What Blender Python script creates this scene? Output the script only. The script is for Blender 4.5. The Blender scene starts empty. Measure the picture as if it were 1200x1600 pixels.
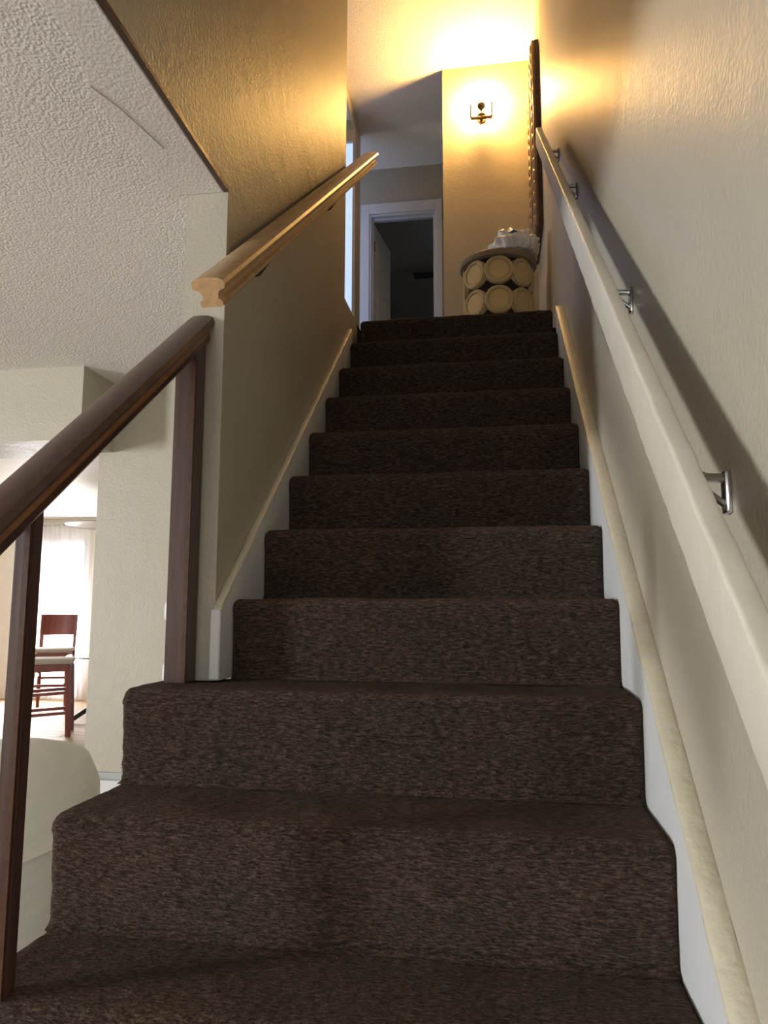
import bpy, bmesh, math, random
from mathutils import Vector, Matrix, noise
random.seed(7)
PI = math.pi
scene = bpy.context.scene
COL = scene.collection

# ------------------------------------------------------------------ camera
CAM = Vector((-0.2596, -1.2435, 0.5512))
PITCH, YAW, ROLL = 0.1278, 0.1555, 0.0023
cd = bpy.data.cameras.new('camera'); cam = bpy.data.objects.new('camera', cd); COL.objects.link(cam)
cd.sensor_fit = 'VERTICAL'; cd.sensor_height = 36.0; cd.lens = 1149.28 / 1600 * 36.0
cd.clip_start = 0.02
fw = Vector((-math.sin(YAW) * math.cos(PITCH), math.cos(YAW) * math.cos(PITCH), math.sin(PITCH)))
rt0 = Vector((math.cos(YAW), math.sin(YAW), 0)); up0 = rt0.cross(fw)
rt = rt0 * math.cos(ROLL) + up0 * math.sin(ROLL); up = -rt0 * math.sin(ROLL) + up0 * math.cos(ROLL)
cam.matrix_world = Matrix(((rt.x, up.x, -fw.x, CAM.x), (rt.y, up.y, -fw.y, CAM.y), (rt.z, up.z, -fw.z, CAM.z), (0, 0, 0, 1)))
scene.camera = cam

# ------------------------------------------------------------------ world, daylight, exposure
w = bpy.data.worlds.new('sky'); scene.world = w; w.use_nodes = True
bg = w.node_tree.nodes['Background']; bg.inputs[0].default_value = (0.80, 0.90, 1.0, 1); bg.inputs[1].default_value = 0.9
def area(name, loc, target, sx, sy, power, color):
    l = bpy.data.lights.new(name, 'AREA'); l.shape = 'RECTANGLE'; l.size = sx; l.size_y = sy
    l.energy = power; l.color = color
    o = bpy.data.objects.new(name, l); COL.objects.link(o); o.location = loc
    o.rotation_euler = (Vector(target) - Vector(loc)).to_track_quat('-Z', 'Y').to_euler()
    return o
# daylight entering by the living room window (left), the dining window; the entrance one is a fill added unseen behind the viewer
area('daylight_living_window', (-6.42, -2.9, 0.78), (0, 0.0, 0.9), 0.55, 1.25, 255, (0.93, 0.97, 1.0))
area('entrance_fill_light', (-0.95, -4.42, 0.75), (-0.6, 2, 1.0), 1.6, 1.35, 28, (0.92, 0.96, 1.0))
area('daylight_dining_window', (-6.62, 8.36, 0.45), (-5.2, 3, -0.2), 1.0, 1.9, 125, (1.0, 0.98, 0.95))
area('daylight_loft_window', (-3.55, 2.9, 3.2), (0.0, 3.0, 2.9), 1.0, 1.2, 13, (0.97, 0.94, 0.96))
area('hall_fill_light', (-3.55, 4.40, 3.3), (0.0, 4.45, 3.2), 0.36, 1.1, 9, (1.0, 0.93, 0.88))  # unseen fill added to brighten the hall recess and door casing
vs = scene.view_settings; vs.view_transform = 'Standard'; vs.look = 'None'; vs.gamma = 1.0; vs.use_curve_mapping = False
vs.exposure = 0.3

# ------------------------------------------------------------------ materials
def mat(name, col=(0.8, 0.8, 0.8), rough=0.6, metal=0.0, spec=0.5):
    m = bpy.data.materials.new(name); m.use_nodes = True
    b = m.node_tree.nodes['Principled BSDF']
    b.inputs['Base Color'].default_value = (*col, 1); b.inputs['Roughness'].default_value = rough
    b.inputs['Metallic'].default_value = metal; b.inputs['Specular IOR Level'].default_value = spec
    return m
def nd(m, t, **kw):
    n = m.node_tree.nodes.new(t)
    for k, v in kw.items(): setattr(n, k, v)
    return n
def ln(m, a, b): m.node_tree.links.new(a, b)
def coords(m, scale=(1, 1, 1), rot=(0, 0, 0)):
    tc = nd(m, 'ShaderNodeTexCoord'); mp = nd(m, 'ShaderNodeMapping')
    mp.inputs['Scale'].default_value = scale; mp.inputs['Rotation'].default_value = rot
    ln(m, tc.outputs['Object'], mp.inputs['Vector']); return mp.outputs['Vector']
def noise_tex(m, vec, scale, detail=3, rough=0.5):
    n = nd(m, 'ShaderNodeTexNoise'); n.inputs['Scale'].default_value = scale; n.inputs['Detail'].default_value = detail
    n.inputs['Roughness'].default_value = rough; ln(m, vec, n.inputs['Vector']); return n.outputs['Fac']
def ramp(m, fac, stops):
    r = nd(m, 'ShaderNodeValToRGB'); e = r.color_ramp.elements
    while len(e) < len(stops): e.new(0.5)
    for q, (p, c) in zip(e, stops): q.position = p; q.color = (*c, 1)
    ln(m, fac, r.inputs['Fac']); return r.outputs['Color']
def bump(m, height, strength, dist, normal=None):
    b = nd(m, 'ShaderNodeBump'); b.inputs['Strength'].default_value = strength; b.inputs['Distance'].default_value = dist
    ln(m, height, b.inputs['Height'])
    if normal: ln(m, normal, b.inputs['Normal'])
    return b.outputs['Normal']
def bsdf(m): return m.node_tree.nodes['Principled BSDF']
M = {}
def paint(name, c1, c2, rough=0.5, bs=0.25, scale=140):
    m = mat(name, c1, rough, spec=0.35); v = coords(m)
    ln(m, ramp(m, noise_tex(m, v, 2.3, 4), [(0.3, c1), (0.7, c2)]), bsdf(m).inputs['Base Color'])
    a = bump(m, noise_tex(m, v, 9, 2), 0.25, 0.01)
    ln(m, bump(m, noise_tex(m, v, scale, 3), bs, 0.004, a), bsdf(m).inputs['Normal'])
    M[name] = m
paint('wall', (0.405, 0.372, 0.295), (0.445, 0.408, 0.325), 0.44, 0.42, 110)
paint('white_paint', (0.60, 0.60, 0.59), (0.66, 0.66, 0.65), 0.45, 0.15, 60)
paint('cream_paint', (0.54, 0.50, 0.415), (0.63, 0.59, 0.50), 0.40, 0.25, 45)
paint('cap_paint', (0.56, 0.51, 0.39), (0.66, 0.60, 0.47), 0.45, 0.6, 60)
paint('plinth_grey', (0.34, 0.35, 0.34), (0.38, 0.39, 0.38), 0.5, 0.1, 60)
paint('dining_wall', (0.80, 0.76, 0.68), (0.84, 0.80, 0.72), 0.6, 0.1, 60)
paint('dark_room', (0.46, 0.42, 0.38), (0.50, 0.46, 0.42), 0.7, 0.1, 60)
def popcorn(name, c, st_=0.5):
    m = mat(name, c, 0.9, spec=0.1); v = coords(m)
    vo = nd(m, 'ShaderNodeTexVoronoi'); vo.inputs['Scale'].default_value = 165; vo.feature = 'SMOOTH_F1'; ln(m, v, vo.inputs['Vector'])
    inv = nd(m, 'ShaderNodeMath', operation='SUBTRACT'); inv.inputs[0].default_value = 1.0; ln(m, vo.outputs['Distance'], inv.inputs[1])
    n2 = noise_tex(m, v, 105, 5, 0.65)
    ad = nd(m, 'ShaderNodeMath', operation='ADD'); ln(m, inv.outputs[0], ad.inputs[0]); ln(m, n2, ad.inputs[1])
    ln(m, bump(m, ad.outputs[0], st_, 0.006), bsdf(m).inputs['Normal'])
    ln(m, ramp(m, noise_tex(m, v, 110, 4), [(0.25, tuple(x * 0.9 for x in c)), (0.6, c)]), bsdf(m).inputs['Base Color'])
    M[name] = m
popcorn('popcorn', (0.84, 0.835, 0.825))
popcorn('popcorn_soft', (0.83, 0.825, 0.815), 0.2)
def carpet():
    m = mat('carpet', (0.03, 0.02, 0.015), 1.0, spec=0.05)
    n1 = noise_tex(m, coords(m, (62, 230, 300)), 1.0, 3, 0.62)
    n2 = noise_tex(m, coords(m, (160, 420, 560)), 1.0, 2, 0.5)
    mu = nd(m, 'ShaderNodeMath', operation='MULTIPLY_ADD'); ln(m, n2, mu.inputs[0]); mu.inputs[1].default_value = 0.45; ln(m, n1, mu.inputs[2])
    ln(m, bump(m, mu.outputs[0], 1.0, 0.010), bsdf(m).inputs['Normal'])
    c = ramp(m, mu.outputs[0], [(0.54, (0.009, 0.0062, 0.005)), (0.72, (0.040, 0.029, 0.023)), (0.95, (0.115, 0.086, 0.069))])
    big = ramp(m, noise_tex(m, coords(m), 5, 4), [(0.3, (0.82, 0.84, 0.87)), (0.7, (1.18, 1.0, 0.88))])
    mx = nd(m, 'ShaderNodeMix', data_type='RGBA', blend_type='MULTIPLY'); mx.inputs[0].default_value = 1
    ln(m, c, mx.inputs[6]); ln(m, big, mx.inputs[7]); ln(m, mx.outputs[2], bsdf(m).inputs['Base Color'])
    b = bsdf(m); b.inputs['Sheen Weight'].default_value = 0.2; b.inputs['Sheen Roughness'].default_value = 0.5
    b.inputs['Sheen Tint'].default_value = (0.55, 0.40, 0.30, 1)
    M['carpet'] = m
carpet()
def wood(name, ca, cb, rough, sc=(60, 5, 60), rot=(0, 0, 0)):
    m = mat(name, ca, rough, spec=0.5); v = coords(m, sc, rot)
    ln(m, ramp(m, noise_tex(m, v, 1.0, 6, 0.6), [(0.3, ca), (0.7, cb)]), bsdf(m).inputs['Base Color'])
    ln(m, bump(m, noise_tex(m, v, 1.5, 4), 0.12, 0.003), bsdf(m).inputs['Normal'])
    M[name] = m
SLOPE = math.atan(0.835)
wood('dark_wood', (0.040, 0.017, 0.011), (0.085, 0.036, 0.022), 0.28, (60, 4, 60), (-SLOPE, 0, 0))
wood('dark_wood_upright', (0.038, 0.019, 0.014), (0.085, 0.044, 0.032), 0.34, (60, 60, 4))
wood('brown_stripe', (0.20, 0.085, 0.030), (0.28, 0.12, 0.045), 0.35, (60, 4, 60), (-SLOPE, 0, 0))
wood('oak', (0.36, 0.215, 0.105), (0.52, 0.33, 0.165), 0.38, (55, 3.5, 55), (-SLOPE, 0, 0))
wood('red_wood', (0.16, 0.035, 0.022), (0.24, 0.060, 0.035), 0.3, (20, 20, 4))
M['chrome'] = mat('chrome', (0.62, 0.62, 0.62), 0.22, 1.0)
M['bronze'] = mat('bronze', (0.10, 0.075, 0.045), 0.4, 0.7)
M['black_metal'] = mat('black_metal', (0.02, 0.018, 0.017), 0.45)
M['hole'] = mat('hole', (0.02, 0.014, 0.010), 0.9)
def fabric(name, c1, c2, sc=220):
    m = mat(name, c1, 0.95, spec=0.1); v = coords(m)
    ln(m, ramp(m, noise_tex(m, v, 5, 4), [(0.3, c1), (0.7, c2)]), bsdf(m).inputs['Base Color'])
    a = bump(m, noise_tex(m, coords(m, (3, 8, 30)), 1.0, 3), 0.5, 0.02)
    ln(m, bump(m, noise_tex(m, v, sc, 2), 0.3, 0.002, a), bsdf(m).inputs['Normal'])
    bsdf(m).inputs['Sheen Weight'].default_value = 0.3; M[name] = m
fabric('sofa_fabric', (0.70, 0.67, 0.57), (0.76, 0.73, 0.63))
fabric('seat_fabric', (0.42, 0.36, 0.30), (0.50, 0.44, 0.37))
fabric('lid_beige', (0.74, 0.54, 0.25), (0.82, 0.61, 0.30), 90)
fabric('lid_rim', (0.62, 0.46, 0.22), (0.68, 0.51, 0.26), 90)
fabric('drum_dark', (0.025, 0.018, 0.012), (0.04, 0.028, 0.02), 90)
fabric('drum_rim', (0.28, 0.215, 0.13), (0.33, 0.26, 0.16), 90)
m = mat('bag_plastic', (0.80, 0.79, 0.76), 0.35); bsdf(m).inputs['Subsurface Weight'].default_value = 0.15
bsdf(m).inputs['Subsurface Radius'].default_value = (0.02, 0.02, 0.02); M['bag_plastic'] = m
M['bag_print'] = mat('bag_print', (0.10, 0.14, 0.34), 0.5)
m = mat('glass_top', (0.75, 0.85, 0.83), 0.03); bsdf(m).inputs['Transmission Weight'].default_value = 0.9; M['glass_top'] = m
def emis(name, c, s):
    m = mat(name, c, 0.5); bsdf(m).inputs['Emission Color'].default_value = (*c, 1); bsdf(m).inputs['Emission Strength'].default_value = s
    M[name] = m
emis('bulb_glass', (1.0, 0.64, 0.27), 300)
emis('sky_pane', (0.95, 0.97, 1.0), 3.0)
emis('loft_pane', (0.42, 0.56, 0.95), 0.9)
def sheer():
    m = mat('sheer_curtain', (0.92, 0.92, 0.93), 0.9); b = bsdf(m)
    tr = nd(m, 'ShaderNodeBsdfTranslucent'); tr.inputs[0].default_value = (0.95, 0.95, 0.97, 1)
    ms = nd(m, 'ShaderNodeMixShader'); ms.inputs[0].default_value = 0.65
    ln(m, b.outputs[0], ms.inputs[1]); ln(m, tr.outputs[0], ms.inputs[2])
    ln(m, ms.outputs[0], m.node_tree.nodes['Material Output'].inputs['Surface']); M['sheer_curtain'] = m
sheer()
emis('shade_glass', (1.0, 0.545, 0.155), 460)
def floor_wood():
    m = mat('floor_plank', (0.5, 0.3, 0.16), 0.5, spec=0.25)
    ln(m, ramp(m, noise_tex(m, coords(m, (4, 30, 4)), 1, 5), [(0.3, (0.36, 0.23, 0.13)), (0.7, (0.50, 0.34, 0.21))]), bsdf(m).inputs['Base Color'])
    M['floor_plank'] = m
    m = mat('floor_joint', (0.30, 0.19, 0.11), 0.5); M['floor_joint'] = m
floor_wood()
def canvas():
    m = mat('picture_canvas', (0.3, 0.26, 0.2), 0.6)
    ln(m, ramp(m, noise_tex(m, coords(m), 7, 5), [(0.3, (0.10, 0.08, 0.06)), (0.5, (0.32, 0.26, 0.17)), (0.7, (0.5, 0.43, 0.30))]), bsdf(m).inputs['Base Color'])
    M['picture_canvas'] = m
canvas()
wood('frame_gilt', (0.16, 0.10, 0.05), (0.34, 0.24, 0.13), 0.4, (30, 30, 30))

# ------------------------------------------------------------------ mesh helpers (all in world coordinates)
def bx(bm, x0, x1, y0, y1, z0, z1, bev=0.0, seg=2):
    vs_ = [bm.verts.new(p) for p in ((x0, y0, z0), (x1, y0, z0), (x1, y1, z0), (x0, y1, z0), (x0, y0, z1), (x1, y0, z1), (x1, y1, z1), (x0, y1, z1))]
    fs = [bm.faces.new([vs_[i] for i in f]) for f in ((0, 3, 2, 1), (4, 5, 6, 7), (0, 1, 5, 4), (1, 2, 6, 5), (2, 3, 7, 6), (3, 0, 4, 7))]
    if bev:
        es = {e for f in fs for e in f.edges}
        bmesh.ops.bevel(bm, geom=list(es), offset=bev, segments=seg, affect='EDGES', profile=0.5)
    return bm
def box(x0, x1, y0, y1, z0, z1, bev=0.0, seg=2): return bx(bmesh.new(), x0, x1, y0, y1, z0, z1, bev, seg)
def prism(pts, axis, a0, a1, bm=None):
    """pts: 2D outline; axis 'x': pts=(y,z); 'y': (x,z); 'z': (x,y)"""
    bm = bm or bmesh.new()
    def P(p, a): return {'x': (a, p[0], p[1]), 'y': (p[0], a, p[1]), 'z': (p[0], p[1], a)}[axis]
    A = [bm.verts.new(P(p, a0)) for p in pts]; B = [bm.verts.new(P(p, a1)) for p in pts]
    n = len(pts); bm.faces.new(A); bm.faces.new(B[::-1])
    for i in range(n): bm.faces.new((A[i], B[i], B[(i + 1) % n], A[(i + 1) % n]))
    bmesh.ops.recalc_face_normals(bm, faces=bm.faces[:]); return bm
def frame_of(d, upv=Vector((0, 0, 1))):
    d = d.normalized(); s = d.cross(upv)
    if s.length < 1e-5: s = d.cross(Vector((0, 1, 0)))
    s.normalize(); return s, s.cross(d).normalized()
def sweep(prof, p0, p1, n=1, bm=None, wob=0.0, cut=None):
    """closed 2D profile (side, up) swept from p0 to p1"""
    bm = bm or bmesh.new(); p0 = Vector(p0); p1 = Vector(p1); s, u = frame_of(p1 - p0)
    rings = []
    for i in range(n + 1):
        c = p0.lerp(p1, i / n); r = []
        for k, (a, b) in enumerate(prof):
            q = c + s * a + u * b
            if wob: q += noise.noise_vector(q * 22) * wob + noise.noise_vector(q * 70) * wob * 0.5
            r.append(bm.verts.new(q))
        rings.append(r)
    m_ = len(prof)
    for i in range(n):
        for k in range(m_): bm.faces.new((rings[i][k], rings[i][(k + 1) % m_], rings[i + 1][(k + 1) % m_], rings[i + 1][k]))
    bm.faces.new(rings[0][::-1]); bm.faces.new(rings[-1])
    bmesh.ops.recalc_face_normals(bm, faces=bm.faces[:]); return bm
def tube(pts, r, seg=10, bm=None):
    bm = bm or bmesh.new(); pts = [Vector(p) for p in pts]; rings = []
    for i, p in enumerate(pts):
        d = (pts[min(i + 1, len(pts) - 1)] - pts[max(i - 1, 0)]); s, u = frame_of(d)
        rr = r[i] if isinstance(r, (list, tuple)) else r
        rings.append([bm.verts.new(p + (s * math.cos(2 * PI * k / seg) + u * math.sin(2 * PI * k / seg)) * rr) for k in range(seg)])
    for i in range(len(rings) - 1):
        for k in range(seg): bm.faces.new((rings[i][k], rings[i][(k + 1) % seg], rings[i + 1][(k + 1) % seg], rings[i + 1][k]))
    bm.faces.new(rings[0][::-1]); bm.faces.new(rings[-1])
    bmesh.ops.recalc_face_normals(bm, faces=bm.faces[:]); return bm
def lathe(prof, c, axis=Vector((0, 0, 1)), seg=32, bm=None, close=True):
    """prof: (radius, height) along axis from c"""
    bm = bm or bmesh.new(); c = Vector(c); axis = Vector(axis).normalized(); s, u = frame_of(axis, Vector((0, 0, 1)) if abs(axis.z) < 0.9 else Vector((0, 1, 0)))
    rings = []
    for r, h in prof:
        if r < 1e-6: rings.append([bm.verts.new(c + axis * h)])
        else: rings.append([bm.verts.new(c + axis * h + (s * math.cos(2 * PI * k / seg) + u * math.sin(2 * PI * k / seg)) * r) for k in range(seg)])
    for a, b in zip(rings, rings[1:]):
        for k in range(seg):
            q = [a[k % len(a)], a[(k + 1) % len(a)], b[(k + 1) % len(b)], b[k % len(b)]]
            q2 = []
            for x in q:
                if x not in q2: q2.append(x)
            if len(q2) > 2: bm.faces.new(q2)
    if close:
        for r in (rings[0], rings[-1]):
            if len(r) > 2: bm.faces.new(r)
    bmesh.ops.recalc_face_normals(bm, faces=bm.faces[:]); return bm
def obj(name, bm, m, parent=None, smooth=False, kind=None, sharp=35):
    me = bpy.data.meshes.new(name)
    if parent is not None and not parent.get('_local'):
        off = Vector(parent['_base']); bmesh.ops.translate(bm, verts=bm.verts[:], vec=-off)
    bm.to_mesh(me); bm.free(); me.materials.append(M[m] if isinstance(m, str) else m)
    if smooth:
        me.polygons.foreach_set('use_smooth', [True] * len(me.polygons)); me.set_sharp_from_angle(angle=math.radians(sharp))
    o = bpy.data.objects.new(name, me); COL.objects.link(o)
    o['_base'] = tuple(parent['_base']) if parent is not None else (0.0, 0.0, 0.0)
    if parent is not None:
        o.parent = parent
        if parent.get('_local'): o['_local'] = 1
    if kind: o['kind'] = kind
    return o
def tag(o, label, cat, group=None):
    o['label'] = label; o['category'] = cat
    if group: o['group'] = group
    return o
def thing(name, label, cat, loc=(0, 0, 0), group=None, local=False):
    o = bpy.data.objects.new(name, None); COL.objects.link(o); o.location = loc; o['_base'] = tuple(float(v) for v in loc)
    o.empty_display_size = 0.05
    if local: o['_local'] = 1
    return tag(o, label, cat, group)
def struct(name, bm, m, parent=None, label=None, smooth=False):
    o = obj(name, bm, m, parent, smooth)
    if parent is None:
        o['kind'] = 'structure'
        if label: o['label'] = label
    return o
def copy_tree(o, parent=None):
    c = o.copy(); COL.objects.link(c); c.parent = parent
    for ch in [q for q in bpy.data.objects if q.parent == o]: copy_tree(ch, c)
    return c

# ------------------------------------------------------------------ dimensions
H, RUN = 0.19, 0.2276
W, W2 = 0.891, 1.041             # carpet width in the stairwell, and on the open lower steps
XR = 0.035                       # right wall face
XL, XLO = -0.911, -1.018         # left stairwell wall: inner and outer face
YE, YF = 0.392, 1.78             # the wall's near end, and its far end at the landing
ZF, ZC1, ZL, ZC2 = -0.76, 1.576, 1.90, 4.34
YTOP = 9 * RUN                   # top riser
YB, YD = 3.55, 4.67              # sconce wall, bedroom door wall

# ------------------------------------------------------------------ setting
struct('wall_right', box(XR, XR + 0.12, -4.6, YB + 0.4, ZF, ZC2), 'wall', label='beige painted wall right of the stairs')
b = bmesh.new()
prof = [(YE, 2 * H + 0.002), (0.62, 2 * H + 0.002), (0.62, ZF), (YF, ZF), (YTOP + 0.02, ZF), (YTOP + 0.02, ZL - 0.005), (YF, ZL - 0.005), (YF, ZC2), (-1.7, ZC2), (-1.7, ZC1 + 0.006), (YE, ZC1 + 0.006)]
struct('wall_left', prism(prof, 'x', XLO, XL, b), 'wall', label='beige painted wall left of the stairs, ending above the lower steps')
struct('trim_1', box(XL - 0.010, XL + 0.003, -1.7, YE - 0.004, ZC1 - 0.003, ZC1 + 0.006), 'dark_wood', label='dark edge bead with painted shadow gap between the living room ceiling and the stair wall')  # dark colour also paints in the shadow gap along the ceiling edge
# lower storey
fl = struct('floor', box(-7.2, XR, -4.6, 8.7, ZF - 0.1, ZF), 'floor_joint', label='sunlit brown plank floor of the dining area')
pm = None
for i in range(18):               # planks in view beyond the sofa
    for j in range(4):
        x0 = -6.9 + j * 1.12 - (i % 3) * 0.33; y0 = 3.6 + i * 0.145
        if pm is None:
            q = box(0, 1.112, 0, 0.139, 0, 0.006, 0.002, 1); p = obj('plank', q, 'floor_plank', fl); pm = p
        else:
            p = pm.copy(); COL.objects.link(p)
        p.location = (x0, y0, ZF - 0.001)
struct('ceiling', box(-7.2, XL - 0.012, -4.6, 1.9, ZC1, ZC1 + 0.3), 'popcorn', label='white popcorn ceiling of the living room')
b = prism([(-1.075, 0.385), (XL - 0.014, 0.389), (XL - 0.014, -0.5), (-0.97, -0.48), (-1.02, -0.30), (-1.01, -0.12), (-1.06, 0.02), (-1.05, 0.20)], 'z', ZC1 - 0.0012, ZC1 + 0.01)
obj('ceiling_patch', b, 'popcorn_soft', bpy.data.objects['ceiling'])
b = tube([(-1.045, -0.01, ZC1 - 0.002), (-1.02, 0.06, ZC1 - 0.002), (-1.005, 0.13, ZC1 - 0.002), (-0.99, 0.20, ZC1 - 0.002)], 0.0008, 5)
obj('crack', b, 'plinth_grey', bpy.data.objects['ceiling'])
struct('ceiling_dining', box(-7.2, XLO, 1.9, 8.7, 1.80, 1.89), 'dining_wall', label='bright ceiling over the dining area')
struct('ceiling_entrance', box(XL - 0.012, XR + 0.1, -4.6, -1.7, ZC1, ZC1 + 0.3), 'popcorn')
struct('ceiling_drop', box(-4.1, XLO, 1.97, 8.5, 1.77, 1.80), 'dining_wall')
struct('trim_2', box(-7.2, -2.01, 1.58, 1.9, 1.253, ZC1 + 0.01), 'wall', label='beige boxed beam hanging below the living room ceiling')
YC = 1.85
struct('wall_dining', box(-2.075, XLO, YC, YC + 0.12, ZF, 1.85), 'wall', label='beige wall between living room and dining area')
struct('baseboard_dining', box(-2.09, XLO - 0.01, YC - 0.012, YC, ZF, -0.165), 'plinth_grey', label='grey baseboard under the beige dining wall')
struct('trim_3', box(-2.10, XLO - 0.01, YC - 0.05, YC, ZF, -0.19), 'white_paint')
# outer shell of the lower storey, with window openings
def wall_holes(name, axis, a0, a1, u0, u1, z0, z1, holes, m, label=None):
    bm = bmesh.new(); us = sorted({u0, u1, *[h for q in holes for h in q[:2]]}); zs = sorted({z0, z1, *[h for q in holes for h in q[2:]]})
    for i in range(len(us) - 1):
        for k in range(len(zs) - 1):
            uc, zc = (us[i] + us[i + 1]) / 2, (zs[k] + zs[k + 1]) / 2
            if any(h[0] < uc < h[1] and h[2] < zc < h[3] for h in holes): continue
            if axis == 'x': bx(bm, a0, a1, us[i], us[i + 1], zs[k], zs[k + 1])
            else: bx(bm, us[i], us[i + 1], a0, a1, zs[k], zs[k + 1])
    return struct(name, bm, m, label=label)
wall_holes('wall_living', 'x', -6.6, -6.45, -4.6, 1.85, ZF, ZC1, [(-3.25, -2.55, 0.1, 1.45)], 'wall')
wall_holes('wall_entrance', 'y', -4.6, -4.45, -6.6, XR + 0.1, ZF, ZC1, [(-1.75, -0.15, 0.05, 1.4)], 'wall')  # opening added for the fill light behind the viewer
wall_holes('wall_back', 'y', 8.5, 8.65, -8.6, XLO, ZF, 1.85, [(-7.15, -6.10, -0.55, 1.45)], 'dining_wall', 'cream dining room wall around the bright window')
struct('wall_side', box(-8.7, -8.6, 1.85, 8.65, ZF, 1.85), 'dining_wall')
struct('floor_side', box(-8.7, -7.2, 1.85, 8.65, ZF - 0.1, ZF), 'floor_plank')
struct('ceiling_side', box(-8.7, -7.2, 1.85, 8.65, 1.80, 1.89), 'dining_wall')
wn = struct('window_1', box(-7.15, -6.10, 8.56, 8.575, -0.55, 1.45), 'sky_pane', label='bright dining room window behind sheer curtain')
b = bmesh.new()
for x in (-7.18, -6.65, -6.13): bx(b, x, x + 0.06, 8.5, 8.56, -0.55, 1.45)
for z in (-0.58, 0.42, 1.42): bx(b, -7.15, -6.10, 8.5, 8.56, z, z + 0.06)
obj('window_frame', b, 'white_paint', wn)
# upper storey
struct('ceiling_upper', box(-3.6, XR + 0.1, -1.8, YD + 0.1, ZC2, ZC2 + 0.15), 'popcorn', label='white popcorn ceiling above the stairwell')
struct('wall_stairwell', box(XLO, XR + 0.1, -1.82, -1.7, ZC1, ZC2), 'wall')
struct('floor_landing', box(-3.6, XL - 0.002, YF, YD + 0.1, 1.895, ZL - 0.006), 'carpet', label='dark carpeted upstairs landing left of the stairs')
struct('floor_hall', box(XL - 0.002, XR, YTOP + RUN, YD + 0.1, ZL - 0.1, ZL - 0.002), 'carpet', label='dark carpeted upstairs landing')
struct('wall_sconce', box(-0.60, XR + 0.1, YB, YD + 0.1, ZL - 0.1, ZC2), 'wall', label='warmly lit beige wall with the lamp at the stair head')
b = bmesh.new(); bx(b, -1.332, -1.31, 3.985, 4.185, ZL - 0.1, ZC2); bx(b, -1.332, -1.31, 2.6, 3.985, 4.262, ZC2)
struct('wall_hall', b, 'wall', label='narrow beige wall end beside the bluish loft window')
wall_holes('wall_loft', 'y', 3.99, 4.07, -3.6, -1.332, ZL - 0.1, ZC2, [(-2.05, -1.333, 2.0, 4.16)], 'wall')
w2 = struct('window_2', box(-2.05, -1.333, 4.015, 4.025, 2.0, 4.16), 'loft_pane', label='tall narrow bluish window beyond the left stair wall')
b = bmesh.new()
for x in (-2.05, -1.70): bx(b, x, x + 0.02, 3.992, 4.015, 2.0, 4.16)
bx(b, -2.05, -1.335, 3.992, 4.015, 2.0, 2.03)
obj('window_frame', b, 'white_paint', w2)
wall_holes('wall_loft_side', 'x', -3.7, -3.6, -1.8, YD + 0.1, ZL - 0.1, ZC2, [(2.4, 3.4, 2.6, 3.8), (4.2, 4.6, 2.75, 3.85)], 'wall')  # second opening added for the hall fill light
struct('wall_loft_front', box(-3.6, XLO, -1.82, -1.7, ZL - 0.1, ZC2), 'wall')
wall_holes('wall_bedroom', 'y', YD, YD + 0.11, -3.6, -0.58, ZL - 0.1, ZC2, [(-1.318, -0.742, ZL - 0.1, 3.921)], 'wall', 'beige wall above the white bedroom door casing')
# ---- bedroom door: casing, jamb, slab with six panels
d1 = struct('door_1', box(-1.392, -1.318, YD - 0.018, YD, ZL - 0.1, 4.013, 0.004), 'white_paint', label='white panelled bedroom door standing open in its casing')
obj('casing', box(-0.742, -0.690, YD - 0.018, YD, ZL - 0.1, 4.013, 0.004), 'white_paint', d1)
obj('casing', box(-1.318, -0.742, YD - 0.018, YD, 3.921, 4.013, 0.004), 'white_paint', d1)
b = bmesh.new(); bx(b, -1.318, -1.303, YD, YD + 0.11, ZL - 0.1, 3.921); bx(b, -0.757, -0.742, YD, YD + 0.11, ZL - 0.1, 3.921); bx(b, -1.303, -0.757, YD, YD + 0.11, 3.903, 3.921)
bx(b, -1.303, -1.290, YD + 0.04, YD + 0.06, ZL - 0.1, 3.903); bx(b, -0.77, -0.757, YD + 0.04, YD + 0.06, ZL - 0.1, 3.903); bx(b, -1.29, -0.77, YD + 0.04, YD + 0.06, 3.885, 3.903)
obj('jamb', b, 'white_paint', d1)
ang = math.radians(83); hx, hy = -1.292, YD + 0.075
def door_xf(bm):
    bmesh.ops.transform(bm, matrix=Matrix.Translation((hx, hy, 0)) @ Matrix.Rotation(ang, 4, 'Z'), verts=bm.verts[:]); return bm
slab = obj('door_slab', door_xf(box(0, 0.535, 0, 0.036, ZL + 0.01, 3.882, 0.003)), 'white_paint', d1)
for (u0, u1) in ((0.075, 0.235), (0.300, 0.460)):
    for (z0, z1) in ((2.10, 2.62), (2.74, 3.36), (3.48, 3.74)):
        bm = bmesh.new(); fr = 0.018
        bx(bm, u0, u1, -0.004, 0.002, z0, z0 + fr); bx(bm, u0, u1, -0.004, 0.002, z1 - fr, z1); bx(bm, u0, u0 + fr, -0.004, 0.002, z0, z1); bx(bm, u1 - fr, u1, -0.004, 0.002, z0, z1)
        bx(bm, u0 + 0.035, u1 - 0.035, -0.006, 0.002, z0 + 0.035, z1 - 0.035, 0.004, 1)
        obj('door_panel', door_xf(bm), 'white_paint', slab)
for z in (2.15, 2.9, 3.62):
    obj('hinge', box(-1.305, -1.284, YD + 0.062, YD + 0.076, z, z + 0.09, 0.002, 1), 'bronze', slab)
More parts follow.
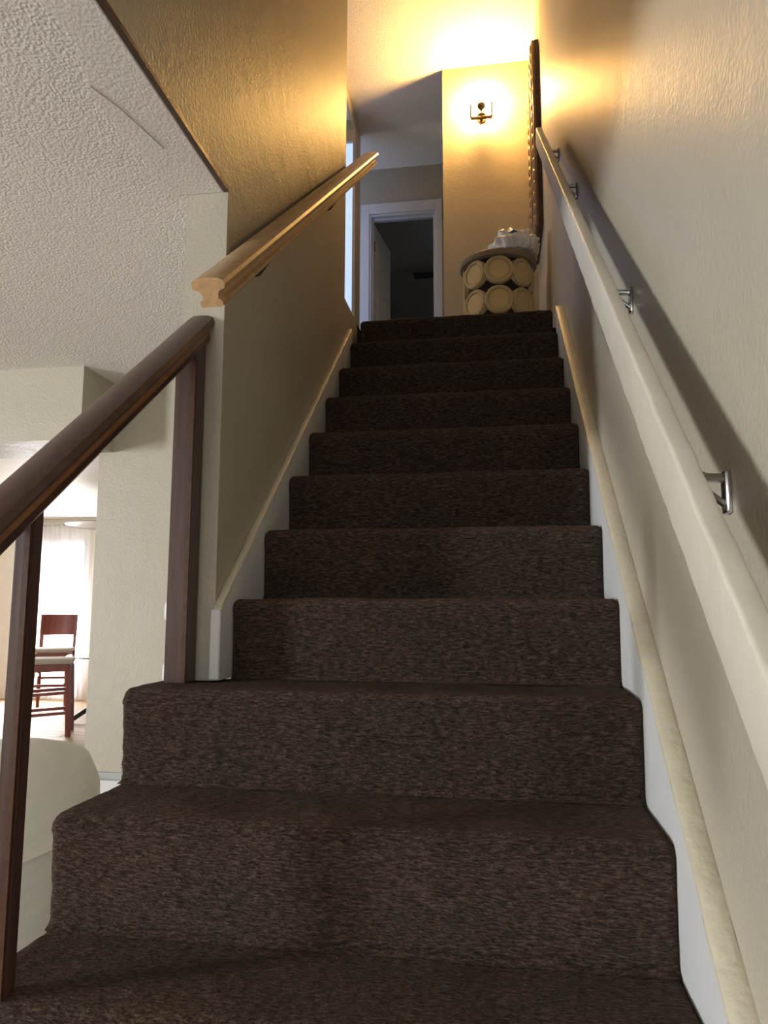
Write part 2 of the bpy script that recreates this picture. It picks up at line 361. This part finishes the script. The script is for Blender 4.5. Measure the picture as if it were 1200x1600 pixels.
# bedroom shell
struct('wall_room', box(-1.75, -1.65, YD + 0.11, 8.6, ZL - 0.1, ZC2), 'dark_room')
struct('wall_room_right', box(0.6, 0.7, YD + 0.11, 8.6, ZL - 0.1, ZC2), 'dark_room')
struct('wall_room_back', box(-1.75, 0.7, 8.5, 8.6, ZL - 0.1, ZC2), 'dark_room')
struct('ceiling_room', box(-1.75, 0.7, YD + 0.1, 8.6, ZC2, ZC2 + 0.1), 'dark_room', label='dim bedroom ceiling beyond the open door')
struct('floor_room', box(-1.75, 0.7, YD + 0.1, 8.6, ZL - 0.1, ZL - 0.004), 'carpet')

# ------------------------------------------------------------------ staircase
st = thing('staircase', 'steep straight staircase covered in dark brown carpet between two beige walls', 'stairs', (-0.45, -0.8, ZF))
def step_mesh(k, x0, x1, fine):
    """profile from the foot of riser k over the rounded nosing to the back of the tread"""
    y0, z0, z1 = (k - 1) * RUN, (k - 1) * H, k * H
    r = 0.024; fil = 0.016; P = []
    P.append((y0 - fil, z0 + 0.001))
    for i in range(1, 4): a = i / 4 * PI / 2; P.append((y0 - fil * (1 - math.sin(a)), z0 + fil * (1 - math.cos(a))))
    nr = 14 if fine else 6
    for i in range(nr + 1):
        t = i / nr; z = z0 + fil + (z1 - r - z0 - fil) * t
        P.append((y0 - 0.007 * t * t, z))
    for i in range(1, 7): a = i / 6 * PI / 2; P.append((y0 - 0.007 + r * (1 - math.cos(a)), z1 - r * (1 - math.sin(a))))
    nt = 14 if fine else 5; ys = y0 - 0.007 + r; ye = y0 + RUN + 0.004
    for i in range(1, nt + 1): P.append((ys + (ye - ys) * i / nt, z1))
    n = 260 if fine else 90; bm = bmesh.new(); rows = []
    for j in range(n + 1):
        x = x0 + (x1 - x0) * j / n; row = []
        e = 0.0
        for dx in (x - x0, x1 - x):
            if dx < 0.012: e = max(e, (1 - dx / 0.012) ** 2 * 0.008)
        for i, (y, z) in enumerate(P):
            q = Vector((x, y, z)); f = noise.noise(q * 9 + Vector((k * 3.1, 0, 0))) * 0.0032 + noise.noise(q * 60) * 0.0012
            edge = 1.0 if 3 < i < len(P) - 1 else 0.3
            rag = noise.noise(Vector((0, y * 90, z * 90 + 7 * k))) * 0.004 if (j == 0 and k <= 2) else 0
            if i < 4 + nr: q.y += -f * edge + e
            elif i < 10 + nr: q += Vector((0, -f * 0.7 + e * 0.7, f * 0.7 - e * 0.7))
            else: q.z += f * edge - e
            q.x += rag; row.append(bm.verts.new(q))
        rows.append(row)
    for a, b_ in zip(rows, rows[1:]):
        for i in range(len(P) - 1): bm.faces.new((a[i], b_[i], b_[i + 1], a[i + 1]))
    # solid ends and underside
    foot = z0 - (0.10 if k > 2 else 0.001)
    for row, flip in ((rows[0], False), (rows[-1], True)):
        c0 = bm.verts.new((row[0].co.x, row[0].co.y, foot)); c1 = bm.verts.new((row[0].co.x, row[-1].co.y, foot))
        loop = [c0] + row + [c1]; bm.faces.new(loop if flip else loop[::-1])
    bmesh.ops.recalc_face_normals(bm, faces=bm.faces[:])
    return bm
for k in range(-3, 11):
    o = obj('step', step_mesh(k, -W2 if k <= 2 else -W, 0.0, 0 <= k <= 3), 'carpet', st, smooth=True, sharp=60)
# loose pile along the cut left edge of the open steps
bm = bmesh.new()
for k in range(-1, 3):
    y0, z0, z1 = (k - 1) * RUN, (k - 1) * H, k * H
    for i in range(420):
        t = random.random()
        if t < 0.5: p = Vector((-W2 + 0.002, y0 + 0.006 + random.uniform(-0.004, 0.006), z0 + 0.02 + (z1 - z0 - 0.03) * t * 2))
        else: p = Vector((-W2 + 0.002, y0 + 0.01 + RUN * (t - 0.5) * 2, z1 - 0.009 + random.uniform(-0.004, 0.002)))
        d = Vector((-1.0, random.uniform(-0.8, 0.4), random.uniform(-0.5, 0.7))).normalized() * random.uniform(0.002, 0.006)
        s_ = d.cross(Vector((random.random(), random.random(), 1))).normalized() * 0.0008
        bm.faces.new([bm.verts.new(p - d * 1.0 + s_), bm.verts.new(p - d * 1.0 - s_), bm.verts.new(p + d)])
obj('carpet_fringe', bm, 'carpet', st, kind='stuff')
# solid carcass beneath the carpet of the open lower steps
prof = [(-4 * RUN + 0.02, ZF)]
for k in range(-3, 3): prof += [((k - 1) * RUN + 0.03, (k - 1) * H - 0.004), ((k - 1) * RUN + 0.03, k * H - 0.02)]
prof += [(0.60, 2 * H - 0.02), (0.60, ZF)]
obj('carcass', prism(prof, 'x', -W2 + 0.012, -0.003), 'white_paint', st)
# skirt boards
NS = H / RUN
def skirt(name, xa, xb, y0, y1, dz, label, endcut=None):
    t = lambda y: H + NS * y + dz
    pts = [(y0, t(y0) - 0.42), (y1, t(y1) - 0.42), (y1, t(y1)), (y0, t(y0))]
    if endcut is not None: pts = [(y0, endcut), (y0 + 0.18, endcut), (y1, t(y1) - 0.42), (y1, t(y1)), (y0, t(y0))]
    s = struct(name, prism(pts, 'x', xa, xb), 'white_paint', label=label)
    cp = [((xa + xb) / 2, y0, t(y0)), ((xa + xb) / 2, y1, t(y1))]
    hw = (xb - xa) / 2
    c = sweep([(-hw, -0.004), (hw, -0.004), (hw, 0.006), (hw * 0.6, 0.009), (-hw * 0.6, 0.009), (-hw, 0.006)], cp[0], cp[1], 90, wob=0.0016)
    obj('cap', c, 'cap_paint', s, smooth=True, sharp=50)
    return s
skirt('trim_4', 0.001, XR, -1.0, 1.89, 0.072, 'white skirt board with a cream cap along the right stair wall')
sk = skirt('trim_5', XL, -W - 0.001, YE - 0.006, 1.86, 0.034, 'white skirt board with a cream cap along the left stair wall', 0.384)
obj('end_cap', box(XL - 0.006, -W - 0.001, YE - 0.016, YE - 0.005, 0.384, 0.545, 0.003, 1), 'white_paint', sk)

# ------------------------------------------------------------------ right handrail (cream painted board on chrome brackets)
RS = 0.867
def rz(y): return 0.804 + RS * (y + 0.279)           # top edge of the board
hr = thing('handrail', 'cream painted handrail board on chrome brackets on the right wall', 'handrail', (-0.047, -0.9, rz(-0.9)))
n_ = math.cos(math.atan(RS)); hh = 0.100 * n_
def rrect(x0, x1, y0, y1, r, seg=3):
    P = []
    for cx, cy, a0 in ((x1 - r, y1 - r, 0), (x0 + r, y1 - r, PI / 2), (x0 + r, y0 + r, PI), (x1 - r, y0 + r, 1.5 * PI)):
        for i in range(seg + 1): a = a0 + i / seg * PI / 2; P.append((cx + r * math.cos(a), cy + r * math.sin(a)))
    return P
obj('rail', sweep(rrect(-0.013, 0.013, -hh, 0, 0.005), (-0.047, -0.9, rz(-0.9)), (-0.047, 1.93, rz(1.93)), 220, wob=0.0011), 'cream_paint', hr, smooth=True, sharp=60)
for yb in (-0.25, 0.338, 1.255, 1.875):
    zt = 0.722 + RS * (yb + 0.25)
    pl = obj('bracket', box(XR - 0.008, XR, yb - 0.011, yb + 0.011, zt - 0.052, zt + 0.004, 0.003), 'chrome', hr, smooth=True)
    by = yb - 0.02; bz = rz(by) - 0.10
    obj('arm', tube([(XR - 0.004, yb, zt - 0.006), (XR - 0.028, yb, zt - 0.004), (XR - 0.05, yb - 0.006, zt + 0.004), (-0.040, yb - 0.016, bz + 0.004)], [0.0065, 0.006, 0.006, 0.008]), 'chrome', pl, smooth=True)
    obj('brace', tube([(XR - 0.004, yb, zt - 0.042), (XR - 0.03, yb - 0.005, zt - 0.022), (-0.034, yb - 0.014, bz + 0.002)], 0.0045), 'chrome', pl, smooth=True)
    for dz in (-0.004, -0.044): obj('screw', lathe([(0.0001, 0.0025), (0.003, 0.002), (0.004, 0)], (XR - 0.008, yb, zt + dz), (-1, 0, 0), 10), 'bronze', pl)

# ------------------------------------------------------------------ left handrail (oak moulding)
LS = 0.797
lr = thing('handrail', 'varnished light oak moulded handrail on the left stair wall', 'handrail', (-0.85, 0.135, 1.165))
P_ = [(-0.021, -0.060), (0.021, -0.060), (0.025, -0.056), (0.025, -0.048), (0.0175, -0.043), (0.0175, -0.033), (0.023, -0.026), (0.034, -0.022), (0.037, -0.013), (0.034, -0.005), (0.024, 0.0), (0, 0.002)]
P_ = P_ + [(-a, b_) for a, b_ in P_[::-1][1:] if a > 0.0 and not (a == 0.021 and b_ == -0.060)]
dl = Vector((0, 1, LS)).normalized()
p0 = Vector((-0.85, 0.135, 1.226)); p1 = p0 + dl * ((2.08 - 0.135) / dl.y)
obj('rail', sweep(P_, p0, p1, 1), 'oak', lr, smooth=True, sharp=30)
for yb in (0.55, 1.35):
    zt = 1.226 + LS * (yb - 0.135) - 0.075
    q = obj('bracket', tube([(XL, yb, zt - 0.055), (XL + 0.03, yb, zt - 0.05), (-0.85, yb, zt - 0.01), (-0.85, yb, zt + 0.004)], [0.006, 0.006, 0.006, 0.009]), 'bronze', lr, smooth=True)
    obj('plate', lathe([(0.012, 0), (0.012, 0.003), (0.006, 0.006)], (XL, yb, zt - 0.055), (1, 0, 0), 14), 'bronze', q)
for (yb, zb) in ((0.72, 1.585), (0.575, 1.455), (1.60, 2.315)):
    tag(obj('wall_hole', lathe([(0.0001, 0.002), (0.008, 0.002), (0.010, 0.0)], (XL, yb, zb), (1, 0, 0), 9), 'hole'),
        {0.72: 'small dark screw hole under the middle of the oak handrail', 0.575: 'small dark screw hole nearest the low end of the oak handrail', 1.60: 'small dark screw hole near the top of the oak handrail'}[yb], 'hole', 'holes in the left stair wall')

# ------------------------------------------------------------------ dark wooden balustrade on the open side
DS = 0.805
XB = -0.970
ba = thing('balustrade', 'dark stained wooden railing with two square posts on the open left side', 'railing', (XB, -0.21, 0.0))
def dz_(y): return 1.250 + DS * (y - 0.38)           # top line
dd = Vector((0, 1, DS)).normalized()
a0 = Vector((XB, -0.60, dz_(-0.60))); a1 = Vector((XB, YE - 0.006, dz_(YE - 0.006)))
Q = [(-0.020, -0.058), (0.020, -0.058), (0.024, -0.053), (0.024, -0.044), (0.021, -0.040), (0.021, -0.030), (0.032, -0.026), (0.0355, -0.018), (0.031, -0.007), (0.018, -0.001), (0, 0.0)]
Q = Q + [(-a, b_) for a, b_ in Q[::-1][1:] if not (a == 0.020 and b_ == -0.058)]
rl = obj('rail', sweep(Q, a0, a1, 1), 'dark_wood', ba, smooth=True, sharp=35)
for s in (-1, 1):
    obj('inlay', sweep([(-0.0012, -0.0085), (0.0012, -0.0085), (0.0012, 0.0045), (-0.0012, 0.0045)], a0 + Vector((s * 0.0215, 0, 0)) + Vector((0, -dd.z, dd.y)) * -0.034, a1 + Vector((s * 0.0215, 0, 0)) + Vector((0, -dd.z, dd.y)) * -0.034, 1), 'brown_stripe', rl)
def post(x0, x1, y0, y1, zb):
    t0, t1 = dz_(y0) - 0.070, dz_(y1) - 0.070
    bm = prism([(y0, zb), (y1, zb), (y1, t1), (y0, t0)], 'x', x0, x1)
    bmesh.ops.bevel(bm, geom=bm.edges[:], offset=0.003, segments=2, affect='EDGES'); p = obj('post', bm, 'dark_wood_upright', ba, smooth=True, sharp=40)
    # moulded corner bead
    for x in (x1 - 0.004,):
        obj('bead', prism([(y0 - 0.004, zb + 0.002), (y0 + 0.004, zb + 0.002), (y0 + 0.004, t0 - 0.002), (y0 - 0.004, t0 - 0.002)], 'x', x - 0.006, x + 0.003), 'dark_wood', p)
    return p
post(-1.005, -0.952, 0.335, YE - 0.005, 2 * H)
post(-0.990, -0.960, -0.226, -0.198, -0.002)
# plaster edge broken off beside the upper post
b = bmesh.new()
for i in range(9):
    z = 0.40 + i * 0.035; s = 0.010 * random.random() + 0.004
    bmesh.ops.create_icosphere(b, subdivisions=1, radius=s + 0.004, matrix=Matrix.Translation((XLO + 0.006 - s * 0.5, YE - 0.003, z)) @ Matrix.Diagonal((1.0, 0.5, 2.0, 1)))
tag(obj('plaster_edge', b, 'white_paint', smooth=True), 'ragged white plaster edge beside the foot of the upper dark post', 'plaster')

# ------------------------------------------------------------------ wall lamp at the stair head
sc = thing('wall_sconce', 'lit bronze wall lamp with glowing glass shade at the stair head', 'lamp', (-0.327, YB, 3.86))
cx, cy = -0.327, YB - 0.085
obj('backplate', lathe([(0.030, 0), (0.030, 0.010), (0.022, 0.016), (0.0001, 0.018)], (cx, YB, 3.925), (0, -1, 0), 24), 'bronze', sc, smooth=True)
obj('arm', tube([(cx, YB - 0.01, 3.925), (cx, YB - 0.05, 3.915), (cx, cy, 3.895), (cx, cy, 3.880)], 0.007), 'bronze', sc, smooth=True)
br = obj('bracket', bx(box(cx - 0.072, cx + 0.072, cy - 0.030, cy - 0.014, 3.856, 3.874, 0.002), cx - 0.010, cx + 0.010, cy - 0.020, cy + 0.012, 3.858, 3.872), 'bronze', sc)
for s in (-1, 1): obj('prong', box(cx + s * 0.071 - 0.006, cx + s * 0.071 + 0.006, cy - 0.030, cy - 0.014, 3.870, 3.975, 0.001, 1), 'black_metal', br)
obj('finial', lathe([(0.0001, -0.034), (0.006, -0.030), (0.005, -0.012), (0.010, -0.004), (0.010, 0.004)], (cx, cy, 3.876), seg=14), 'bronze', sc, smooth=True)
obj('socket', lathe([(0.030, 0.0), (0.032, 0.012), (0.020, 0.018), (0.014, 0.045)], (cx, cy, 3.884), seg=20), 'bronze', sc, smooth=True)
obj('knob', lathe([(0.0001, 0.020), (0.018, 0.016), (0.028, 0.008), (0.028, -0.008), (0.008, -0.012), (0.008, -0.05)], (cx, cy - 0.060, 3.925), (0, -1, 0), 20), 'bronze', sc, smooth=True)
obj('glass_shade', lathe([(0.018, 0.0), (0.036, 0.004), (0.045, 0.025), (0.046, 0.110), (0.040, 0.136), (0.024, 0.150), (0.0001, 0.153), (0.0001, 0.150), (0.023, 0.147), (0.038, 0.134), (0.043, 0.109), (0.042, 0.027), (0.034, 0.008), (0.016, 0.004)], (cx, cy, 3.945), seg=36, close=False), 'shade_glass', sc, smooth=True)
obj('bulb', lathe([(0.0001, 0.105), (0.018, 0.099), (0.029, 0.075), (0.027, 0.05), (0.016, 0.022), (0.013, 0.0)], (cx, cy, 3.962), seg=20), 'bulb_glass', sc, smooth=True)

# ------------------------------------------------------------------ picture on the right wall (its top leans out)
pc = thing('picture', 'dark framed picture with carved edge hanging on the right wall at the stair head', 'picture', (XR, 2.95, 2.80))
py0, py1, pz0, pz1 = 2.95, 3.48, 2.80, 4.00
def lean(bm):
    for v in bm.verts: v.co.x -= 0.006 + 0.0 * (v.co.z - pz0)
    return bm
obj('backing', lean(box(XR - 0.022, XR + 0.004, py0, py1, pz0, pz1)), 'dark_wood', pc)
obj('canvas', lean(box(XR - 0.026, XR - 0.022, py0 + 0.07, py1 - 0.07, pz0 + 0.07, pz1 - 0.07)), 'picture_canvas', pc)
for (u0, u1, v0, v1) in ((py0, py0 + 0.075, pz0, pz1), (py1 - 0.075, py1, pz0, pz1), (py0 + 0.075, py1 - 0.075, pz0, pz0 + 0.075), (py0 + 0.075, py1 - 0.075, pz1 - 0.075, pz1)):
    f = obj('frame', lean(box(XR - 0.040, XR - 0.020, u0, u1, v0, v1, 0.006)), 'frame_gilt', pc)
    b = bmesh.new(); L = max(u1 - u0, v1 - v0); n = int(L / 0.075)
    for i in range(n):
        t = (i + 0.5) / n; y = (u0 + u1) / 2 if v1 - v0 > u1 - u0 else u0 + (u1 - u0) * t; z = v0 + (v1 - v0) * t if v1 - v0 > u1 - u0 else (v0 + v1) / 2
        bmesh.ops.create_uvsphere(b, u_segments=10, v_segments=6, radius=1, matrix=Matrix.Translation((XR - 0.046, y, z)) @ Matrix.Diagonal((0.012, 0.026, 0.034, 1)))
    obj('carving', b, 'frame_gilt', f, smooth=True)

# ------------------------------------------------------------------ drum stand with cream lids, and the bag on it
DX, DY, DR = -0.240, 2.72, 0.196
dr = thing('drum_stand', 'round drum stand ringed with rows of beige round lids at the stair head', 'stand', (DX, DY, ZL))
obj('body', lathe([(DR - 0.028, 0.0), (DR - 0.028, 0.52), (0.0001, 0.52)], (DX, DY, ZL), seg=40), 'drum_dark', dr, smooth=True)
obj('rim', lathe([(DR - 0.035, 0.520), (DR + 0.012, 0.517), (DR + 0.018, 0.527), (DR + 0.018, 0.541), (DR + 0.010, 0.549), (0.0001, 0.551)], (DX, DY, ZL), seg=56), 'drum_rim', dr, smooth=True)
obj('base_ring', lathe([(DR - 0.03, 0.0), (DR + 0.008, 0.0), (DR + 0.008, 0.022), (DR - 0.03, 0.022)], (DX, DY, ZL), seg=48), 'drum_rim', dr, smooth=True)
proto = None
for row, zc in enumerate((0.440, 0.274, 0.108)):
    for k in range(8):
        a = -PI / 2 + k * PI / 4 + 0.03
        if proto is None:
            # a lid facing -y, built at the origin
            rim = lathe([(0.0775, -0.035), (0.0775, 0.008), (0.071, 0.014), (0.060, 0.013), (0.056, 0.006), (0.0001, 0.006)], (0, 0, 0), (0, -1, 0), 30)
            me = bpy.data.meshes.new('lid'); rim.to_mesh(me); rim.free(); me.materials.append(M['lid_rim'])
            me.polygons.foreach_set('use_smooth', [True] * len(me.polygons)); me.set_sharp_from_angle(angle=0.7)
            ins = lathe([(0.053, 0.004), (0.051, 0.009), (0.0001, 0.010)], (0, 0, 0), (0, -1, 0), 30)
            me2 = bpy.data.meshes.new('lid_face'); ins.to_mesh(me2); ins.free(); me2.materials.append(M['lid_beige'])
            proto = (me, me2)
        o = bpy.data.objects.new('lid', proto[0]); COL.objects.link(o); o.parent = dr
        r = DR - 0.018
        o.location = (r * math.cos(a), r * math.sin(a), zc); o.rotation_euler = (0, 0, a + PI / 2)
        i2 = bpy.data.objects.new('lid_face', proto[1]); COL.objects.link(i2); i2.parent = o
bgm = bmesh.new(); bmesh.ops.create_icosphere(bgm, subdivisions=5, radius=1)
for v in bgm.verts:
    d = v.co.normalized(); q = d * 2.2
    ridge = abs(noise.noise(q * 0.9)) * 0.34 + abs(noise.noise(q * 1.7 + Vector((3, 1, 2)))) * 0.20 + abs(noise.noise(q * 4)) * 0.05
    r = 0.86 + ridge
    v.co = Vector((d.x * 0.132 * r, d.y * 0.12 * r, max(d.z, -0.25) * 0.115 * r))
zmin = min(v.co.z for v in bgm.verts)
bmesh.ops.translate(bgm, verts=bgm.verts[:], vec=Vector((-0.148, DY - 0.07, ZL + 0.553 - zmin)))
prints = []
bgm.normal_update()
for (x, z, rx, rz_) in ((-0.150, ZL + 0.655, 0.024, 0.010),):
    pb = bmesh.new()
    for f in bgm.faces:
        c = f.calc_center_median()
        if c.y < DY - 0.08 and ((c.x - x) / rx) ** 2 + ((c.z - z) / rz_) ** 2 < 1: pb.faces.new([pb.verts.new(v.co + f.normal * 0.001) for v in f.verts])
    prints.append(pb)
bag = tag(obj('plastic_bag', bgm, 'bag_plastic', smooth=True, sharp=50), 'crumpled white plastic bag with blue print lying on the drum stand', 'bag')
for pb in prints:
    if len(pb.faces): obj('print', pb, 'bag_print', bag)

# ------------------------------------------------------------------ ceiling fan in the dim bedroom
fn = thing('ceiling_fan', 'dark ceiling fan in the dim bedroom beyond the open door', 'fan', (-0.62, 6.50, ZC2))
obj('rod', lathe([(0.05, 0.0), (0.05, -0.03), (0.014, -0.04), (0.014, -0.10), (0.09, -0.12), (0.10, -0.18), (0.06, -0.21), (0.0001, -0.22)], (-0.62, 6.50, ZC2), seg=20), 'bronze', fn, smooth=True)
for k in range(5):
    a = PI + k * 2 * PI / 5
    bm = box(0.12, 0.52, -0.06, 0.06, -0.155, -0.147, 0.003, 1)
    bmesh.ops.transform(bm, matrix=Matrix.Translation((-0.62, 6.50, ZC2)) @ Matrix.Rotation(a, 4, 'Z') @ Matrix.Rotation(0.15, 4, 'X'), verts=bm.verts[:])
    obj('blade', bm, 'drum_dark', fn)

# ------------------------------------------------------------------ sofa beside the stairs, cut short so window light reaches the steps
so = thing('armchair', 'cream upholstered sofa shortened to armchair width, with plump back cushion below the stair railing', 'armchair', (-1.8, 0.46, ZF))
def puff(x0, x1, y0, y1, z0, z1, bev, amp=0.006, cuts=7):
    bm = box(x0, x1, y0, y1, z0, z1, bev, 6)
    bmesh.ops.subdivide_edges(bm, edges=[e for e in bm.edges if e.calc_length() > 0.1], cuts=cuts, use_grid_fill=True)
    for v in bm.verts: v.co += noise.noise_vector(v.co * 6) * amp
    return bm
def plump(cx, cy, cz, rx, ry, rz_, e=0.55, amp=0.008):
    bm = bmesh.new(); bmesh.ops.create_uvsphere(bm, u_segments=64, v_segments=40, radius=1)
    sg = lambda v, p: math.copysign(abs(v) ** p, v)
    for v in bm.verts:
        d = v.co.copy(); q = Vector((sg(d.x, e), sg(d.y, 0.75 if d.z < 0 else 0.95), sg(d.z, 0.3 if d.z < 0 else 0.95)))
        if d.z < 0: q.x, q.y = q.x / max(0.35, math.hypot(d.x, d.y)) ** 0.8, q.y / max(0.35, math.hypot(d.x, d.y)) ** 0.8; q.z *= 0.35
        p = Vector((cx + q.x * rx, cy + q.y * ry, cz + q.z * rz_))
        w_ = noise.noise(Vector((p.x * 5, p.y * 7 - p.z * 9, p.z * 14)))
        v.co = p + d * (w_ * amp + abs(noise.noise(p * 17)) * amp * 0.5)
    return bm
obj('base', puff(-2.20, -1.405, 0.10, 0.80, ZF + 0.07, -0.42, 0.03, 0.003), 'sofa_fabric', so, smooth=True, sharp=70)
obj('back_panel', puff(-1.62, -1.400, 0.10, 0.805, -0.66, -0.030, 0.025, 0.003), 'sofa_fabric', so, smooth=True, sharp=80)
obj('piping', tube([(-1.405, 0.12, -0.045), (-1.400, 0.79, -0.045)], 0.008), 'sofa_fabric', so, smooth=True)
obj('back_cushion', plump(-1.540, 0.590, 0.018, 0.140, 0.315, 0.178), 'sofa_fabric', so, smooth=True, sharp=80)
for y0 in (0.10, 0.65): obj('arm', puff(-2.18, -1.60, y0, y0 + 0.15, -0.62, -0.16, 0.06, 0.006), 'sofa_fabric', so, smooth=True, sharp=80)
obj('seat_cushion', puff(-2.18, -1.64, 0.24, 0.66, -0.43, -0.27, 0.05, 0.006), 'sofa_fabric', so, smooth=True, sharp=80)
for x in (-2.13, -1.48):
    for y in (0.17, 0.73): obj('leg', box(x - 0.03, x + 0.03, y - 0.03, y + 0.03, ZF, ZF + 0.08, 0.004), 'dark_wood_upright', so)

# ------------------------------------------------------------------ dining area: stools, glass table, lamp, curtain
def make_stool(label):
    t = thing('bar_stool', label, 'stool', (0, 0, 0), 'bar stools at the glass table', local=True)
    SH = 0.72
    for sx in (-1, 1):
        obj('leg', sweep([(-0.02, -0.02), (0.02, -0.02), (0.02, 0.02), (-0.02, 0.02)], (sx * 0.215, 0.215, 0), (sx * 0.19, 0.19, SH - 0.02)), 'red_wood', t)
        obj('leg', tube([(sx * 0.215, -0.255, 0), (sx * 0.20, -0.20, 0.42), (sx * 0.20, -0.19, SH), (sx * 0.205, -0.235, 1.19)], [0.022, 0.024, 0.024, 0.019], 6), 'red_wood', t)
    for sx in (-1, 1): obj('apron', box(sx * 0.19 - 0.012, sx * 0.19 + 0.012, -0.19, 0.19, SH - 0.075, SH - 0.005), 'red_wood', t)
    for y in (-0.19, 0.19): obj('apron', box(-0.19, 0.19, y - 0.012, y + 0.012, SH - 0.075, SH - 0.005), 'red_wood', t)
    for z in (0.24, 0.44):
        for sx in (-1, 1): obj('stretcher', sweep([(-0.01, -0.016), (0.01, -0.016), (0.01, 0.016), (-0.01, 0.016)], (sx * 0.205, -0.21, z - 0.02), (sx * 0.205, 0.205, z)), 'red_wood', t)
    for y, z in ((0.207, 0.30), (-0.215, 0.36)): obj('stretcher', box(-0.2, 0.2, y - 0.01, y + 0.01, z, z + 0.032), 'red_wood', t)
    bm = box(-0.225, 0.225, -0.21, 0.225, SH, SH + 0.055, 0.022, 3); obj('seat', bm, 'seat_fabric', t, smooth=True, sharp=70)
    bm = bmesh.new(); n = 10; rows = []
    for i in range(n + 1):
        x = -0.225 + 0.45 * i / n; c = -0.045 * (1 - (x / 0.225) ** 2)
        rows.append([bm.verts.new((x, -0.200 + c, 0.93)), bm.verts.new((x, -0.222 + c, 0.93)), bm.verts.new((x, -0.247 + c, 1.195)), bm.verts.new((x, -0.225 + c, 1.195))])
    for a, b_ in zip(rows, rows[1:]):
        for k in range(4): bm.faces.new((a[k], a[(k + 1) % 4], b_[(k + 1) % 4], b_[k]))
    bm.faces.new(rows[0]); bm.faces.new(rows[-1]); bmesh.ops.recalc_face_normals(bm, faces=bm.faces[:])
    obj('backrest', bm, 'red_wood', t, smooth=True, sharp=40)
    return t
s1 = make_stool('red-brown wooden bar stool facing the table, half hidden behind the dark post')
s1.location = (-4.87, 5.89, ZF); s1.rotation_euler = (0, 0, math.radians(-62))
s2 = copy_tree(s1); s2['label'] = 'red-brown wooden bar stool on the far side of the glass table'
s2.location = (-5.95, 7.62, ZF); s2.rotation_euler = (0, 0, math.radians(-158))
tb = thing('glass_table', 'round glass table on crossed dark legs in the dining area', 'table', (-4.60, 6.86, ZF))
obj('table_top', lathe([(0.0001, 0.0), (0.595, 0.0), (0.60, 0.004), (0.60, 0.010), (0.595, 0.014), (0.0001, 0.014)], (-4.60, 6.86, -0.025), seg=48), 'glass_top', tb, smooth=True)
for (xa, ya, xb_, yb_) in ((-5.06, 6.62, -4.16, 7.08), (-4.14, 6.66, -5.06, 7.02), (-4.68, 6.42, -4.52, 7.30), (-4.52, 6.42, -4.68, 7.30)):
    obj('leg', sweep([(-0.035, -0.025), (0.035, -0.025), (0.035, 0.025), (-0.035, 0.025)], (xa, ya, ZF + 0.03), (xb_, yb_, -0.045)), 'black_metal', tb)
pd = thing('pendant_lamp', 'wide shallow pale pendant lamp hanging over the dining table', 'lamp', (-4.56, 6.35, 1.44))
obj('shade', lathe([(0.47, 0.0), (0.46, 0.015), (0.30, 0.05), (0.08, 0.075), (0.03, 0.08), (0.03, 0.075), (0.30, 0.040), (0.455, 0.004)], (-4.56, 6.35, 1.435), seg=40, close=False), 'cream_paint', pd, smooth=True)
obj('rod', tube([(-4.56, 6.35, 1.50), (-4.56, 6.35, 1.80)], 0.008), 'bronze', pd)
bm = bmesh.new(); n = 160; prev = None
for i in range(n + 1):
    x = -7.20 + 1.20 * i / n; y = 8.44 + 0.022 * math.sin(i * 0.62) + 0.01 * math.sin(i * 0.23)
    cur = (bm.verts.new((x, y, ZF + 0.03)), bm.verts.new((x, y, 1.70)))
    if prev: bm.faces.new((prev[0], cur[0], cur[1], prev[1]))
    prev = cur
cu = thing('sheer_curtain', 'white sheer curtain in soft folds before the dining window', 'curtain', (-7.0, 8.44, ZF))
obj('cloth', bm, 'sheer_curtain', cu, smooth=True, sharp=80)
obj('rod', tube([(-7.3, 8.44, 1.70), (-5.95, 8.44, 1.70)], 0.012), 'white_paint', cu)

for o in bpy.data.objects:
    for k in ('_base', '_local'):
        if k in o: del o[k]
